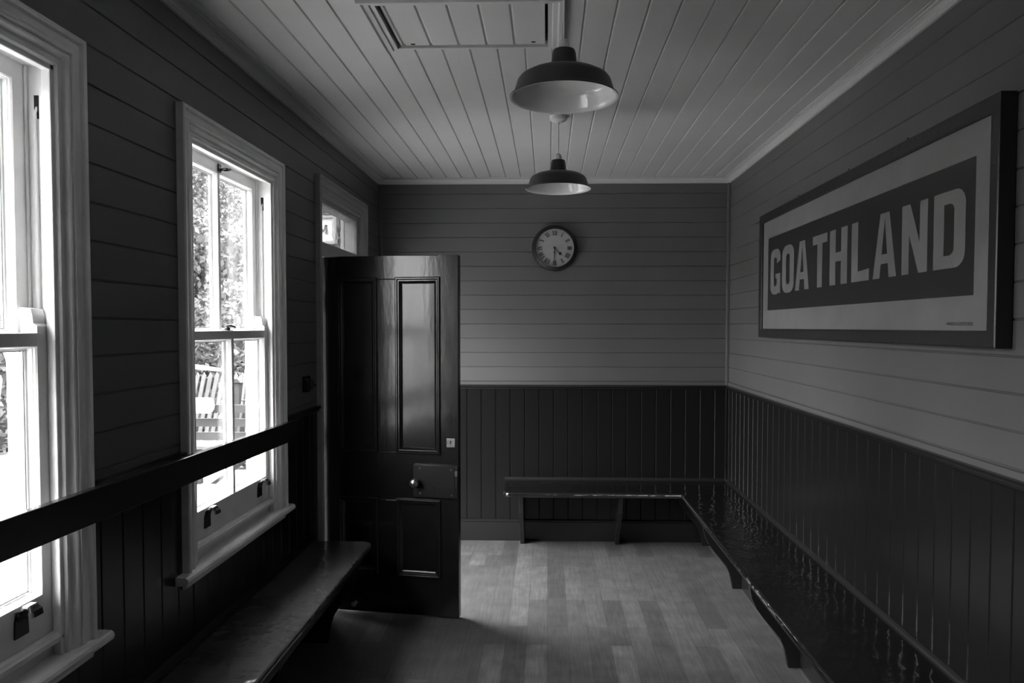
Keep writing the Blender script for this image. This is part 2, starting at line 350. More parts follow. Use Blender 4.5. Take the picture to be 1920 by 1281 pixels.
# ------------------------------------------------------------------ windows
ARCH = [(0, -.02), (0, .004), (.006, .010), (.014, .006), (.022, .006), (.034, .018), (.040, .020), (.043, .013), (.047, .022), (.056, .022), (.062, .017), (.080, .019), (.086, .028), (.095, .031), (.10, .026), (.10, 0)]
def make_window(name, a, b, label, with_detail=True):
    base = empty(name, (XL, (a+b)/2, W_Z0), **T(label, 'window', kind=ST))
    mb = MB(LW); mb.sweep3(ARCH, a, b, W_Z0, W_Z1, m_white); mb.build('architrave', base, bevel=.0015)
    # box frame: pulley stiles, head, beads, outer lining
    mb = MB(LW)
    for sgn, e in ((-1, a), (1, b)):
        def bx(p, q, z0, z1, c0, c1, m=m_white):
            y0, y1 = sorted((e+sgn*p, e+sgn*q)); mb.box(y0, y1, z0, z1, c0, c1, m)
        bx(0, .03, .70, W_Z1+.03, -.122, -.001)
        bx(-.014, 0, W_Z0, W_Z1, -.022, .002)            # staff bead
        bx(-.010, 0, W_Z0, W_Z1, -.072, -.066)           # parting bead
        bx(-.022, 0, W_Z0, W_Z1, -.125, -.115)           # outer lining
        bx(-.010, 0, .98, 1.06, -.112, -.080)            # travel stop block
    mb.box(a-.03, b+.03, W_Z1, W_Z1+.03, -.122, -.001, m_white)
    mb.box(a, b, W_Z1-.014, W_Z1, -.022, .002, m_white)
    mb.box(a, b, W_Z1-.022, W_Z1, -.125, -.115, m_white)
    mb.box(a-.03, b+.03, .735, .830, -.125, -.064, m_white); mb.box(a-.03, b+.03, .735, .829, -.064, -.024, m_white)      # sill block
    mb.box(a-.05, b+.05, .70, .775, -.19, -.122, m_stone)        # outer stone sill
    mb.build('box_frame', base, bevel=.003)
    mb = MB(LW); mb.prism([(.800, -.024), (.800, -.002), (.806, .002), (.815, .002), (.819, -.002), (.826, -.006), (.826, -.024)], 0, a, b, m_white)
    mb.build('bottom_bead', base)
    mb = MB(LW)
    mb.prism([(.733, -.03), (.733, .036), (.738, .043), (.748, .046), (.757, .043), (.762, .036), (.764, -.03)], 0, a-.15, b+.15, m_white)
    mb.prism([(.70, 0), (.708, .014), (.733, .018), (.733, 0)], 0, a-.10, b+.10, m_white)
    mb.build('window_sill', base)
    mid = (a+b)/2
    def sash(nm, z0, z1, r_bot, r_top, c1, c0, lower):
        """c1 = room face, c0 = outer face"""
        mb = MB(LW); st = .048; g0, g1 = z0+r_bot, z1-r_top
        mb.box(a+.001, a+st, z0, z1, c0, c1, m_white); mb.box(b-st, b-.001, z0, z1, c0, c1, m_white)
        mb.box(a+st, b-st, z0, g0, c0, c1, m_white); mb.box(a+st, b-st, g1, z1, c0, c1, m_white)
        mb.box(mid-.009, mid+.009, g0, g1, c0+.006, c1-.001, m_white)
        # ovolo mouldings round each pane
        pr = [(0, c1-.001), (-.0025, c1-.0045), (-.003, c1-.010), (-.0045, c1-.011), (-.005, c0+.020), (-.009, c0+.018), (-.011, c0+.013)]
        for p0, p1 in ((a+st, mid-.009), (mid+.009, b-st)): mb.sweep4(pr, p0, p1, g0, g1, m_white)
        for p0, p1 in ((a+st, mid-.009), (mid+.009, b-st)):
            mb.sweep4([(0, c0+.002), (-.012, c0+.012), (-.013, c0+.014)], p0, p1, g0, g1, m_white)
        # horns
        for sgn, e in ((-1, a), (1, b)):
            y0, y1 = sorted((e-sgn*.001, e-sgn*.047))
            if lower: poly = [(z1, c0), (z1, c1), (z1+.018, c1), (z1+.024, c1-.010), (z1+.045, c1-.012), (z1+.062, c1-.016), (z1+.066, c0)]
            else:     poly = [(z0, c1), (z0, c0), (z0-.012, c0), (z0-.030, c0+.006), (z0-.060, c0+.018), (z0-.066, c1)]
            mb.prism(poly, 0, y0, y1, m_white)
        so = mb.build(nm, base, bevel=.002)
        for p0, p1 in ((a+st+.010, mid-.019), (mid+.019, b-st-.010)):
            gm = MB(LW); gm.box(p0, p1, g0+.010, g1-.010, c0+.011, c0+.014, m_glass); gm.build('pane', so)
        return so
    lo = sash('lower_sash', .829, 1.611, .108, .034, -.022, -.066, True)
    up = sash('upper_sash', 1.577, 2.300, .034, .045, -.072, -.114, False)
    # fastener on the meeting rail
    mb = MB(LW)
    mb.box(mid-.028, mid+.028, 1.611, 1.614, -.055, -.032, m_iron)
    mb.lathe([(0, .0), (.011, 0), (.011, .010), (.006, .014), (.006, .022), (0, .024)], (mid, 1.612, -.044), 1, m_iron, 16)
    mb.tube([(mid, 1.630, -.044), (mid+.018, 1.632, -.040), (mid+.038, 1.628, -.034), (mid+.046, 1.624, -.032)], .0045, m_iron, 8)
    mb.build('sash_fastener', lo)
    # lift hooks: two hooked iron lifts on the bottom rail
    for k, yy in enumerate((a+.135, b-.13)):
        mb = MB(LW)
        mb.prism([(yy-.024, .862), (yy+.024, .862), (yy+.022, .905), (yy+.012, .922), (yy-.012, .922), (yy-.022, .905)], 2, -.023, -.017, m_iron)
        path = [(yy, .905, -.020), (yy, .925, -.014), (yy, .938, -.002), (yy, .938, .010), (yy, .928, .020), (yy, .915, .022)]
        for dx in (-.012, -.006, 0, .006, .012):
            mb.tube([(p[0]+dx, p[1], p[2]) for p in path], .0062, m_iron, 8)
        mb.build('sash_lift', lo)
    # top-rail pull eye
    mb = MB(LW)
    mb.box(mid-.012, mid+.012, 2.262, 2.292, -.071, -.066, m_iron)
    pts = [(mid+.020+.018*math.cos(t), 2.275, -.050+.018*math.sin(t)) for t in [i*math.pi/8 for i in range(17)]]
    mb.tube(pts, .0035, m_iron, 8)
    mb.build('pull_ring', up)
    for sgn, e in ((-1, a), (1, b)):
        yy = e-sgn*.006
        mb = MB(LW); mb.tube([(yy, 1.67, -.044), (yy, 2.18, -.044), (e+sgn*.004, 2.20, -.044)], .0035, m_cord, 8); mb.build('sash_cord', base)
        mb = MB(LW); y0, y1 = sorted((e-sgn*.0015, e+sgn*.003)); mb.box(y0, y1, 2.165, 2.225, -.050, -.038, m_void); mb.build('pulley_slot', base)
    return base
make_window('window_1', *WIN[0], 'nearest white sash window, at left edge of view')
make_window('window_2', *WIN[1], 'white sash window between the nearest window and the open door')

# ------------------------------------------------------------------ door
dbase = empty('door_1', (XL, DOOR[0], 0), **T('black panelled door standing open into the room, with frame and fanlight', 'door', kind=ST))
a, b = DOOR
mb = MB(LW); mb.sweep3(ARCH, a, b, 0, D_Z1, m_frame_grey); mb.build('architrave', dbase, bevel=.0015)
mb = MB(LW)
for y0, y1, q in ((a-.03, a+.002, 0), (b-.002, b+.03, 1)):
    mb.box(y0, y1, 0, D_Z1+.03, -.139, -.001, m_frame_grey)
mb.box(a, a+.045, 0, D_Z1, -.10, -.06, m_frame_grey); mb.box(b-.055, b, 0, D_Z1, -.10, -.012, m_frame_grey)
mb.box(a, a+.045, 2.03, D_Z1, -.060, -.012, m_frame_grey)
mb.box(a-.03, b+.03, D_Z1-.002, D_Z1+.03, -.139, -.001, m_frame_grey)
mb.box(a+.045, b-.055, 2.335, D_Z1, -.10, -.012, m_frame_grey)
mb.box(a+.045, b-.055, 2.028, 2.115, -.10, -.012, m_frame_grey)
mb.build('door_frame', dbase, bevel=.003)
mb = MB(LW); mb.box(a+.04, b-.05, 2.11, 2.34, -.030, -.024, m_frost); mb.build('fanlight_pane', dbase, label='patterned glass fanlight')
mb = MB(LW); mb.box(a+.002, b-.002, 0, .012, -.16, -.02, m_stone); mb.build('threshold', dbase, bevel=.003)
# the leaf: local a = distance from hinge, b = z, c = towards the viewer
P0 = Vector((-1.285, 4.150, 0)); P1 = Vector((-.492, 4.024, 0)); ev = (P1-P0).normalized(); nv = Vector((ev.y, -ev.x, 0))
DL = lambda A, B, Cc: tuple(P0+ev*A+nv*Cc+Vector((0, 0, B)))
LWD = .803
panels = [(.105, .322, .928, 1.893), (.450, .689, .928, 1.893), (.105, .322, .238, .655), (.450, .689, .232, .655)]
mb = MB(DL)
zt = 2.021; TH = .042
xs = [0, panels[0][0], panels[0][1], panels[1][0], panels[1][1], LWD]
mb.box(xs[0], xs[1], .010, zt, -TH, 0, m_door); mb.box(xs[4], xs[5], .010, zt, -TH, 0, m_door)
for z0, z1 in ((.010, .235), (.655, .928), (1.893, zt)): mb.box(xs[1], xs[4], z0, z1, -TH, 0, m_door)
mb.box(xs[2], xs[3], .235, .655, -TH, 0, m_door); mb.box(xs[2], xs[3], .928, 1.893, -TH, 0, m_door)
leaf = mb.build('door_leaf', dbase, bevel=.003)
BOL = [(.011, 0), (.011, .006), (.006, .011), (0, .011), (-.006, .006), (-.012, .006), (-.020, -.004), (-.026, -.008), (-.026, -.013)]
for (p0, p1, z0, z1) in panels:
    mb = MB(DL); mb.box(p0-.005, p1+.005, z0-.005, z1+.005, -.028, -.012, m_door)
    mb.sweep4(BOL, p0, p1, z0, z1, m_door)
    mb.sweep4([(w_, -TH-d_) for w_, d_ in BOL], p0, p1, z0, z1, m_door)
    mb.build('door_panel', leaf, bevel=.001)
# hinges
mb = MB(DL)
for z in (.25, 1.0, 1.78):
    mb.lathe([(0, -.05), (.007, -.05), (.007, .05), (0, .05)], (-.004, z, -.003), 1, m_iron, 12)
mb.build('hinge_knuckles', dbase)
# rim lock
mb = MB(DL); mb.box(.548, .786, .682, .862, 0, .022, m_iron)
mb.box(.786, .803, .682, .862, -.040, .020, m_iron)
for q in ((.585, .843), (.765, .840), (.588, .704), (.768, .700)): mb.lathe([(.0045, 0), (.0035, .003), (0, .004)], (q[0], q[1], .022), 2, m_brass, 12)
lock = mb.build('rim_lock', dbase, bevel=.002)
mb = MB(DL); mb.box(.7865, .802, .805, .835, .0195, .0225, m_brass); mb.build('latch_bolt', lock, label='brass latch bolt')
mb = MB(DL); mb.box(.668, .674, .708, .742, .0215, .0232, m_void); mb.lathe([(.006, 0), (.006, .0014), (0, .0014)], (.671, .742, .0218), 2, m_void, 14); mb.build('keyhole', lock)
# fluted brass knob
mb = MB(DL); seg = 48; prof = [(.010, 0), (.010, .018), (.016, .022), (.024, .030), (.0275, .040), (.026, .050), (.020, .058), (.010, .062), (.0, .063)]
vs = []; fs = []; n = len(prof)
for k in range(seg):
    A = 2*math.pi*k/seg; fl = 1-.10*abs(math.sin(A*5))
    for r, h in prof:
        rr = r*(fl if h > .02 else 1); vs.append((.566+rr*math.cos(A), .768+rr*math.sin(A), .022+h))
for k in range(seg):
    for i in range(n-1): fs.append((k*n+i, k*n+i+1, ((k+1) % seg)*n+i+1, ((k+1) % seg)*n+i))
mb.add(vs, fs, m_brass, True); mb.build('door_knob', lock, label='fluted brass door knob')
# escutcheon
mb = MB(DL); mb.box(.735, .782, .962, 1.012, 0, .003, m_brass)
for q in ((.741, .969), (.776, .969), (.741, 1.005), (.776, 1.005)): mb.lathe([(.003, 0), (.002, .002), (0, .003)], (q[0], q[1], .003), 2, m_brass, 10)
esc = mb.build('lock_plate', dbase, bevel=.001, label='small square brass keyhole plate')
mb = MB(DL); mb.box(.7565, .7605, .978, .994, .0028, .0036, m_void); mb.lathe([(.004, 0), (.004, .0008), (0, .0008)], (.7585, .994, .0028), 2, m_void, 12); mb.build('keyhole', esc)
mb = MB(DL); mb.lathe([(.012, 0), (.012, .004), (.005, .006), (.005, .022), (.012, .026), (.015, .034), (.012, .043), (.006, .048), (0, .049)], (.197, .058, 0), 2, m_brass, 24)
mb.build('door_stop', dbase, label='small brass ball stop at foot of door')

# ------------------------------------------------------------------ guard rail across the windows
mb = MB()
def slab_line(mb, pts, w0, m): pass
y0, y1 = YF+.3, 3.575
zt0 = lambda yy: 1.207-.0092*yy
vs = []
for yy in (y0, y1):
    for xx in (-1.247, -1.222):
        vs += [(xx, yy, zt0(yy)-.094), (xx, yy, zt0(yy))]
mb.add(vs, [(0,1,3,2),(4,6,7,5),(0,4,5,1),(2,3,7,6),(0,2,6,4),(1,5,7,3)], m_dark)
rail = mb.build('guard_rail', bevel=.003, **T('dark plank rail fixed level across both left windows', 'rail'))

# ------------------------------------------------------------------ light switch
sw = empty('light_switch', (XL, 3.826, 1.325), **T('round dark light switch on square block beside open door', 'switch'))
mb = MB(LW); mb.box(3.790, 3.862, 1.285, 1.368, 0, .020, m_dark); mb.build('back_block', sw, bevel=.003)
mb = MB(LW); mb.lathe([(.031, 0), (.031, .008), (.027, .022), (.018, .030), (0, .032)], (3.826, 1.326, .020), 2, m_iron, 28); cov = mb.build('switch_cover', sw)
mb = MB(LW); mb.tube([(3.826, 1.326, .050), (3.826, 1.318, .064)], .004, m_iron, 8); mb.build('toggle', sw)

# ------------------------------------------------------------------ loft hatch
hb = empty('loft_hatch', ((HX0+HX1)/2, (HY0+HY1)/2, ZC), **T('white boarded loft hatch with raised frame in the ceiling, behind the near lamp', 'hatch'))
CE = lambda a, b, c: (a, b, ZC-c)
mb = MB(CE)
mb.boards(HX0+.012, HX1-.012, HY0+.004, HY1-.004, [-.573, -.4645, -.354, -.2435, -.133], 'b', m_ceil, gw=.013, gd=.006, c=-.004)
mb.box(HX0+.012, HX1-.012, HY0+.004, HY1-.004, -.03, -.012, m_ceil); mb.box(HX0-.02, HX1+.02, HY0-.02, HY1+.02, -.11, -.05, m_void)
hp = mb.build('hatch_panel', hb, recalc=False)
for q in ((-.545, HY0+.02), (-.535, HY1-.02), (-.06, HY0+.02), (-.06, HY1-.03)):
    mb = MB(CE); mb.box(q[0]-.008, q[0]+.008, q[1]-.004, q[1]+.004, -.005, -.002, m_void); mb.build('screw', hp)
mb = MB(CE)
FR = [(-.001, -.02), (-.001, .010), (.014, .010), (.018, .016), (.034, .018), (.040, .024), (.052, .024), (.056, .0)]
# moulded on near, left and right sides; plain thin batten on the far side
n = len(FR); vs = []
for wd, d in FR: vs += [(HX0-wd, HY1+.004, d), (HX0-wd, HY0-wd, d), (HX1+wd, HY0-wd, d), (HX1+wd, HY1+.004, d)]
fs = [(i*4+j, i*4+j+1, i*4+4+j+1, i*4+4+j) for i in range(n-1) for j in range(3)]+[tuple(i*4 for i in range(n)), tuple(i*4+3 for i in range(n))]
mb.add(vs, fs, m_ceil); mb.box(HX0, HX1, HY1-.001, HY1+.014, -.02, .006, m_ceil)
mb.build('hatch_frame', hb)

# ------------------------------------------------------------------ pendant lamps
def make_lamp(x, y, label):
    base = empty('pendant_lamp', (x, y, ZC), **T(label, 'lamp', group='enamel pendant lamps'))
    F = lambda a, b, c: (x+a, y+b, c)
    mb = MB(F); mb.lathe([(0, ZC-.034), (.020, ZC-.034), (.030, ZC-.028), (.043, ZC-.022), (.047, ZC-.012), (.047, ZC+.001), (0, ZC+.001)], (0, 0, 0), 2, m_plastic, 32); mb.build('ceiling_rose', base)
    mb = MB(F); mb.tube([(0, 0, ZC-.03), (0, 0, 2.535)], .0035, m_plastic, 10); mb.build('cable', base)
    mb = MB(F); mb.lathe([(0, 2.544), (.008, 2.544), (.014, 2.538), (.018, 2.528), (.020, 2.510), (.024, 2.504), (.024, 2.44), (.018, 2.435), (0, 2.435)], (0, 0, 0), 2, m_plastic, 28); mb.build('lamp_holder', base)
    out = [(.0235, 2.512), (.034, 2.509), (.0375, 2.500), (.043, 2.450), (.052, 2.446), (.085, 2.443), (.118, 2.434), (.140, 2.422), (.149, 2.410), (.160, 2.374), (.165, 2.366), (.1735, 2.361)]
    mb = MB(F); mb.lathe(out+[(.1735, 2.3575)], (0, 0, 0), 2, m_enam_d, 72)
    inn = [(.1735, 2.3575), (.1690, 2.3580), (.163, 2.362), (.157, 2.372), (.1465, 2.407), (.138, 2.418), (.117, 2.430), (.085, 2.439), (.050, 2.442), (.040, 2.447), (.034, 2.500), (.0235, 2.505)]
    mb.lathe(inn, (0, 0, 0), 2, m_enam_w, 72)
    mb.build('lamp_shade', base, sharp=35, label='dark enamel shade, white inside')
    return base
make_lamp(.049, 2.38, 'nearer dark enamel pendant lamp, white inside, hanging beside the loft hatch')
make_lamp(.052, 3.93, 'farther dark enamel pendant lamp, white inside, hanging before the clock wall')

# ------------------------------------------------------------------ clock
ck = empty('wall_clock', (.048, YB, 2.217), **T('round dark-rimmed wall clock with roman numerals on end wall', 'clock'))
KX, KZ = .048, 2.217
CKF = lambda a, b, c: (KX+a, YB-c, KZ+b)
mb = MB(CKF)
mb.lathe([(.150, 0), (.160, .004), (.170, .014), (.172, .026), (.168, .038), (.160, .046), (.154, .050), (.150, .058), (.146, .060), (.143, .056), (.143, .040)], (0, 0, 0), 2, m_oak, 72)
mb.lathe([(.151, .001), (0, .001)], (0, 0, 0), 2, m_oak, 40)
mb.build('clock_case', ck, sharp=50)
mb = MB(CKF); mb.lathe([(.1435, .038), (.1435, .040), (0, .040)], (0, 0, 0), 2, m_dial, 64, smooth=False); dial = mb.build('dial', ck)
mb = MB(CKF)
def stroke(ax, ay, bx_, by, wd, rot, rad):
    A = Vector((ax, ay)); B = Vector((bx_, by)); d = (B-A).normalized(); nrm = Vector((-d.y, d.x))*wd/2
    ca, sa = math.cos(rot), math.sin(rot); q = []
    for p in (A+nrm, A-nrm, B-nrm, B+nrm):
        X, Y = p.x, p.y+rad; q.append((X*ca+Y*sa, -X*sa+Y*ca))
    mb.prism(q, 2, .0401, .0406, m_ink)
def numeral(txt, ang):
    H = .032; wds = {'I': .0095, 'V': .020, 'X': .020}; tot = sum(wds[c] for c in txt); x = -tot/2
    for c in txt:
        w_ = wds[c]; xc = x+w_/2
        if c == 'I': stroke(xc, -H/2, xc, H/2, .0062, ang, .1110)
        if c == 'V': stroke(xc-.007, H/2, xc, -H/2, .0062, ang, .1110); stroke(xc+.007, H/2, xc, -H/2, .0026, ang, .1110)
        if c == 'X': stroke(xc-.007, H/2, xc+.007, -H/2, .0062, ang, .1110); stroke(xc+.007, H/2, xc-.007, -H/2, .0026, ang, .1110)
        x += w_
    stroke(-tot/2, -H/2, tot/2, -H/2, .0014, ang, .1110); stroke(-tot/2, H/2, tot/2, H/2, .0014, ang, .1110)
for i, t in enumerate(['XII', 'I', 'II', 'III', 'IIII', 'V', 'VI', 'VII', 'VIII', 'IX', 'X', 'XI']): numeral(t, math.radians(30*i))
for i in range(60):
    A = math.radians(6*i); stroke(0, -.0015, 0, .0015, .0012 if i % 5 else .003, A, .1330)
mb.build('numerals', dial)
def hand(name, ang, L, boss, c0):
    mb = MB(CKF)
    def pt(X, Y): return (X*math.cos(ang)+Y*math.sin(ang), -X*math.sin(ang)+Y*math.cos(ang))
    poly = [(-.003, -.012), (.003, -.012), (.0025, L*.5), (.0012, L), (-.0012, L), (-.0025, L*.5)]
    mb.prism([pt(*q) for q in poly], 2, c0, c0+.0012, m_ink)
    bx_, by = pt(0, boss[0])
    mb.lathe([(0, 0), (boss[1], 0), (boss[1], .0014), (0, .0014)], (bx_, by, c0-.0001), 2, m_ink, 16)
    mb.lathe([(.008, 0), (.008, .0016), (0, .0016)], (0, 0, c0), 2, m_ink, 18)
    mb.build(name, ck)
hand('hour_hand', math.radians(135.6), .083, (.058, .0105), .0425)
hand('minute_hand', math.radians(181.7), .128, (.032, .006), .045)
mb = MB(CKF); mb.lathe([(.1432, .054), (.1, .056), (.05, .0568), (0, .057)], (0, 0, 0), 2, m_glass, 48); mb.build('clock_glass', ck, recalc=False)

# ------------------------------------------------------------------ station name board
sb = empty('name_board', (XR, 3.41, 1.94), **T('long framed station name board reading GOATHLAND on right wall', 'sign'))
SY0, SY1, SZ0, SZ1 = 2.240, 4.560, 1.618, 2.259
mb = MB(RW)
mb.sweep4([(0, .034), (0, .046), (.008, .050), (.047, .052), (.052, .050), (.052, .003)], SY0, SY1, SZ0, SZ1, m_oak)
mb.box(SY0-.05, SY1+.05, SZ0-.05, SZ1+.05, .002, .030, m_oak)
mb.build('frame', sb, bevel=.002)
mb = MB(RW); mb.box(SY0, SY1, SZ0, SZ1, .030, .038, m_paper)
post = mb.build('poster', sb, label='aged pale poster with dark name panel')
mb = MB(RW); mb.box(2.325, 4.462, 1.728, 2.156, .0378, .0386, m_ink); mb.build('name_panel', post)
# letters
LZ0, LZ1 = 1.822, 2.075; LH = LZ1-LZ0
def rr_path(x0, x1, z0, z1, r, ry, n=6, right_only=False):
    pts = []
    for cx_, cz_, a0 in ((x1-r, z1-ry, 0), (x0+r, z1-ry, 90), (x0+r, z0+ry, 180), (x1-r, z0+ry, 270)):
        sq = right_only and a0 in (90, 180)
        for k in range(n+1):
            A = math.radians(a0+90*k/n)
            if sq: pts.append((x0 if True else 0, z1 if a0 == 90 else z0))
            else: pts.append((cx_+r*math.cos(A), cz_+ry*math.sin(A)))
    return pts
def letter(mb, ch, yl, yr):
    """yl = left edge (greater y), yr = right edge; strokes in u from the left"""
    W = yl-yr
    s = .34*W
    P = lambda q: (yl-q[0], LZ0+q[1])
    def poly(pts):
        mb.k = getattr(mb, 'k', 0)+1; mb.prism([P(q) for q in pts], 2, .0380, .0390+.00003*(mb.k % 7), m_paper)
    def ring(outer, inner, sel=None):
        n_ = len(outer)
        for i in range(n_):
            if sel and not sel(i): continue
            j = (i+1) % n_
            if (Vector(outer[i])-Vector(outer[j])).length < 1e-6 and (Vector(inner[i])-Vector(inner[j])).length < 1e-6: continue
            poly([outer[i], outer[j], inner[j], inner[i]])
    H = LH; t = .042
    if ch == 'O': ring(rr_path(0, W, -.004, H+.004, W*.38, .05), rr_path(s, W-s, t, H-t, (W-2*s)*.45, .022))
    if ch == 'D': ring(rr_path(0, W, 0, H, W*.30, .05, right_only=True), rr_path(s, W-s, t, H-t, (W-2*s)*.5, .022, right_only=True))
    if ch == 'G':
        out = rr_path(0, W, -.004, H+.004, W*.38, .05); inn = rr_path(s, W-s, t, H-t, (W-2*s)*.45, .022)
        ring(out, inn, lambda i: i != 27)                          # open on the right side
        poly([(W-s, H-.08), (W, H-.066), (W, H-.05), (W-s, H-.035)])
        poly([(W*.52, .085), (W, .085), (W, .113), (W*.52, .113)]); poly([(W-s, .02), (W, -.004), (W, .10), (W-s, .10)])
    if ch == 'A':
        c_ = W/2; tw = .19*W
        poly([(0, 0), (.30*W, 0), (c_+.02*W, H), (c_-tw, H)]); poly([(W, 0), (.70*W, 0), (c_-.02*W, H), (c_+tw, H)])
        poly([(.22*W, .055), (.78*W, .055), (.74*W, .092), (.26*W, .092)])
    if ch == 'T': poly([(0, H-t), (W, H-t), (W, H), (0, H)]); poly([(W*.5-s*.5, 0), (W*.5+s*.5, 0), (W*.5+s*.5, H-t), (W*.5-s*.5, H-t)])
    if ch == 'H': poly([(0, 0), (s, 0), (s, H), (0, H)]); poly([(W-s, 0), (W, 0), (W, H), (W-s, H)]); poly([(s, H*.42), (W-s, H*.42), (W-s, H*.58), (s, H*.58)])
    if ch == 'L': poly([(0, 0), (s*1.1, 0), (s*1.1, H), (0, H)]); poly([(s*1.1, 0), (W, 0), (W, t*1.15), (s*1.1, t*1.0)])
    if ch == 'N': poly([(0, 0), (s*.85, 0), (s*.85, H), (0, H)]); poly([(W-s*.85, 0), (W, 0), (W, H), (W-s*.85, H)]); poly([(0, H), (s*.95, H), (W, 0), (W-s*.95, 0)])
mb = MB(RW)
for ch, yl, yr in (('G', 4.410, 4.228), ('O', 4.196, 3.999), ('A', 3.975, 3.768), ('T', 3.718, 3.528), ('H', 3.495, 3.294), ('L', 3.248, 3.072), ('A', 3.035, 2.835), ('N', 2.793, 2.608), ('D', 2.567, 2.375)):
    letter(mb, ch, yl, yr)
mb.build('lettering', post, label='pale block capitals GOATHLAND')
def text_mesh(txt, name, fn, m, parent, width, height, bold=0.0):
    cu = bpy.data.curves.new('t', 'FONT'); cu.body = txt; cu.offset = bold; to = bpy.data.objects.new('t', cu); S.collection.objects.link(to)
    bpy.context.view_layer.update(); dg = bpy.context.evaluated_depsgraph_get()
    me = bpy.data.meshes.new_from_object(to.evaluated_get(dg)); bpy.data.objects.remove(to)
    xs_ = [v.co.x for v in me.vertices]; ys_ = [v.co.y for v in me.vertices]; x0, x1, y0, y1 = min(xs_), max(xs_), min(ys_), max(ys_)
    for v in me.vertices:
        v.co = Vector(fn((v.co.x-x0)/(x1-x0)*width, (v.co.y-y0)/(y1-y0)*height))
    me.name = name; me.materials.clear(); me.materials.append(m)
    o = bpy.data.objects.new(name, me); S.collection.objects.link(o); o.parent = parent; o.matrix_parent_inverse = parent.matrix_basis.inverted(); return o
text_mesh('WARNER & Co LUDGATE CIRCUS', 'printer_line', lambda u, v: (XR-.0386, 2.475-u, 1.634+v), m_ink, post, .150, .011)
# nails above the frame
for yy in (4.02, 3.36, 2.82):
    mb = MB(RW); mb.tube([(yy, 2.325, 0), (yy, 2.335, .014)], .0022, m_iron, 6); mb.build('nail', sb)

# ------------------------------------------------------------------ corner bench (right and end walls)
cbz = .46
bench = empty('corner_bench', (1.15, 4.6, 0), **T('L-shaped dark gloss bench round the right wall and end wall corner', 'bench'))
BX, BY, TK = .931, 5.140, .036
XE = -.318
def bench_outline():
    # counter-clockwise seat plan, with a rounded free end
    pts = [(XR-.001, YF+.25), (XR-.001, YB-.001), (XE-.01, YB-.001)]
    r = .055
    for k in range(7):
        A = math.radians(180+90*k/6); pts.append((XE+r+r*math.cos(A), BY+r+r*math.sin(A)))
    pts += [(BX-.010, BY)]
    pts += [(BX, BY-.010)]
    pts += [(BX, YF+.25)]
    return pts
def seat_from(outline, z, tk, r, name, parent, m):
    """plan outline extruded with a rounded nosing"""
    n_ = len(outline); mb = MB()
    A2 = sum(outline[i][0]*outline[(i+1) % n_][1]-outline[(i+1) % n_][0]*outline[i][1] for i in range(n_))
    sgn = 1 if A2 > 0 else -1
    def inset(d):
        out = []
        for i in range(n_):
            p, q, s_ = Vector(outline[i-1]), Vector(outline[i]), Vector(outline[(i+1) % n_])
            d1 = (q-p).normalized(); d2 = (s_-q).normalized(); n1 = Vector((-d1.y, d1.x))*sgn; n2 = Vector((-d2.y, d2.x))*sgn
            bs = (n1+n2); bs = bs/max(bs.length_squared, 1e-6)*2 if bs.length > 1e-6 else n1
            out.append(q+bs*d)
        return out
    rings = []
    for k in range(9):
        A = math.pi*k/8-math.pi/2; rings.append((r*(1-math.cos(A)), z-tk/2+(tk/2)*math.sin(A)))
    vs = []
    for d, zz in rings: vs += [(p.x, p.y, zz) for p in inset(d)]
    fs = [(i*n_+j, i*n_+(j+1) % n_, (i+1)*n_+(j+1) % n_, (i+1)*n_+j) for i in range(8) for j in range(n_)]
    mb.add(vs, fs, m, True); mb.add([(p.x, p.y, z) for p in inset(rings[-1][0])], [tuple(range(n_))], m); mb.add([(p.x, p.y, z-tk) for p in inset(rings[0][0])], [tuple(range(n_))], m)
    return mb.build(name, parent, sharp=50)
seat_from(bench_outline(), cbz, TK, .012, 'seat', bench, m_seat)
UP = [(0, cbz), (.018, cbz), (.018, cbz+.010), (.013, cbz+.018), (.006, cbz+.026), (0, cbz+.027)]
mb = MB(RW); mb.prism([(z, c) for c, z in UP], 0, YF+.25, YB, m_dark); mb.build('back_moulding', bench)
mb = MB(BW); mb.prism([(z, c) for c, z in UP], 0, XE-.01, XR-.016, m_dark); mb.build('back_moulding', bench)
# boxed plinth along the right wall, under the seat
mb = MB(); mb.box(1.206, 1.345, YF+.25, YB-.02, 0, .16, m_dark); mb.box(1.214, 1.345, YF+.25, YB-.02, .16, cbz-TK, m_dark)
mb.build('plinth_board', bench, bevel=.003)
def sprof(front, foot_front, back, z1, n=14):
    """S-shaped bracket: list of (u, z); u grows away from the wall"""
    pts = [(back, 0), (foot_front, 0)]
    curve = [(0, 0), (.04, .10), (.10, .22), (.22, .34), (.42, .45), (.62, .55), (.80, .66), (.93, .78), (.985, .90), (1, 1)]
    for t, s_ in curve[1:]: pts.append((foot_front+(front-foot_front)*t, z1*s_))
    pts.append((back, z1)); return pts
zb = cbz-TK
for yy in (5.46, 4.56, 3.50, 2.44, 1.38, .32, -.74):
    mb = MB()
    poly = sprof(.962, 1.150, 1.208, zb)
    mb.prism(poly, 1, yy, yy+.028, m_dark)
    mb.build('bench_bracket', bench, bevel=.002)
for xx, strt in ((-.205, True), (.505, False)):
    mb = MB()
    poly = [(5.20, zb), (5.22, .25), (5.34, .12), (5.47, .0), (YB-.01, 0), (YB-.01, zb)] if not strt else [(5.22, zb), (5.24, .34), (5.33, .20), (5.44, .10), (5.475, 0), (YB-.01, 0), (YB-.01, zb)]
    poly = [(5.19, zb), (5.20, zb-.03), (5.235, .29), (5.33, .19), (5.42, .10), (5.47, 0), (YB-.01, 0), (YB-.01, zb)]
    mb.prism(poly, 0, xx, xx+.030, m_dark)
    mb.build('bench_bracket', bench, bevel=.002)

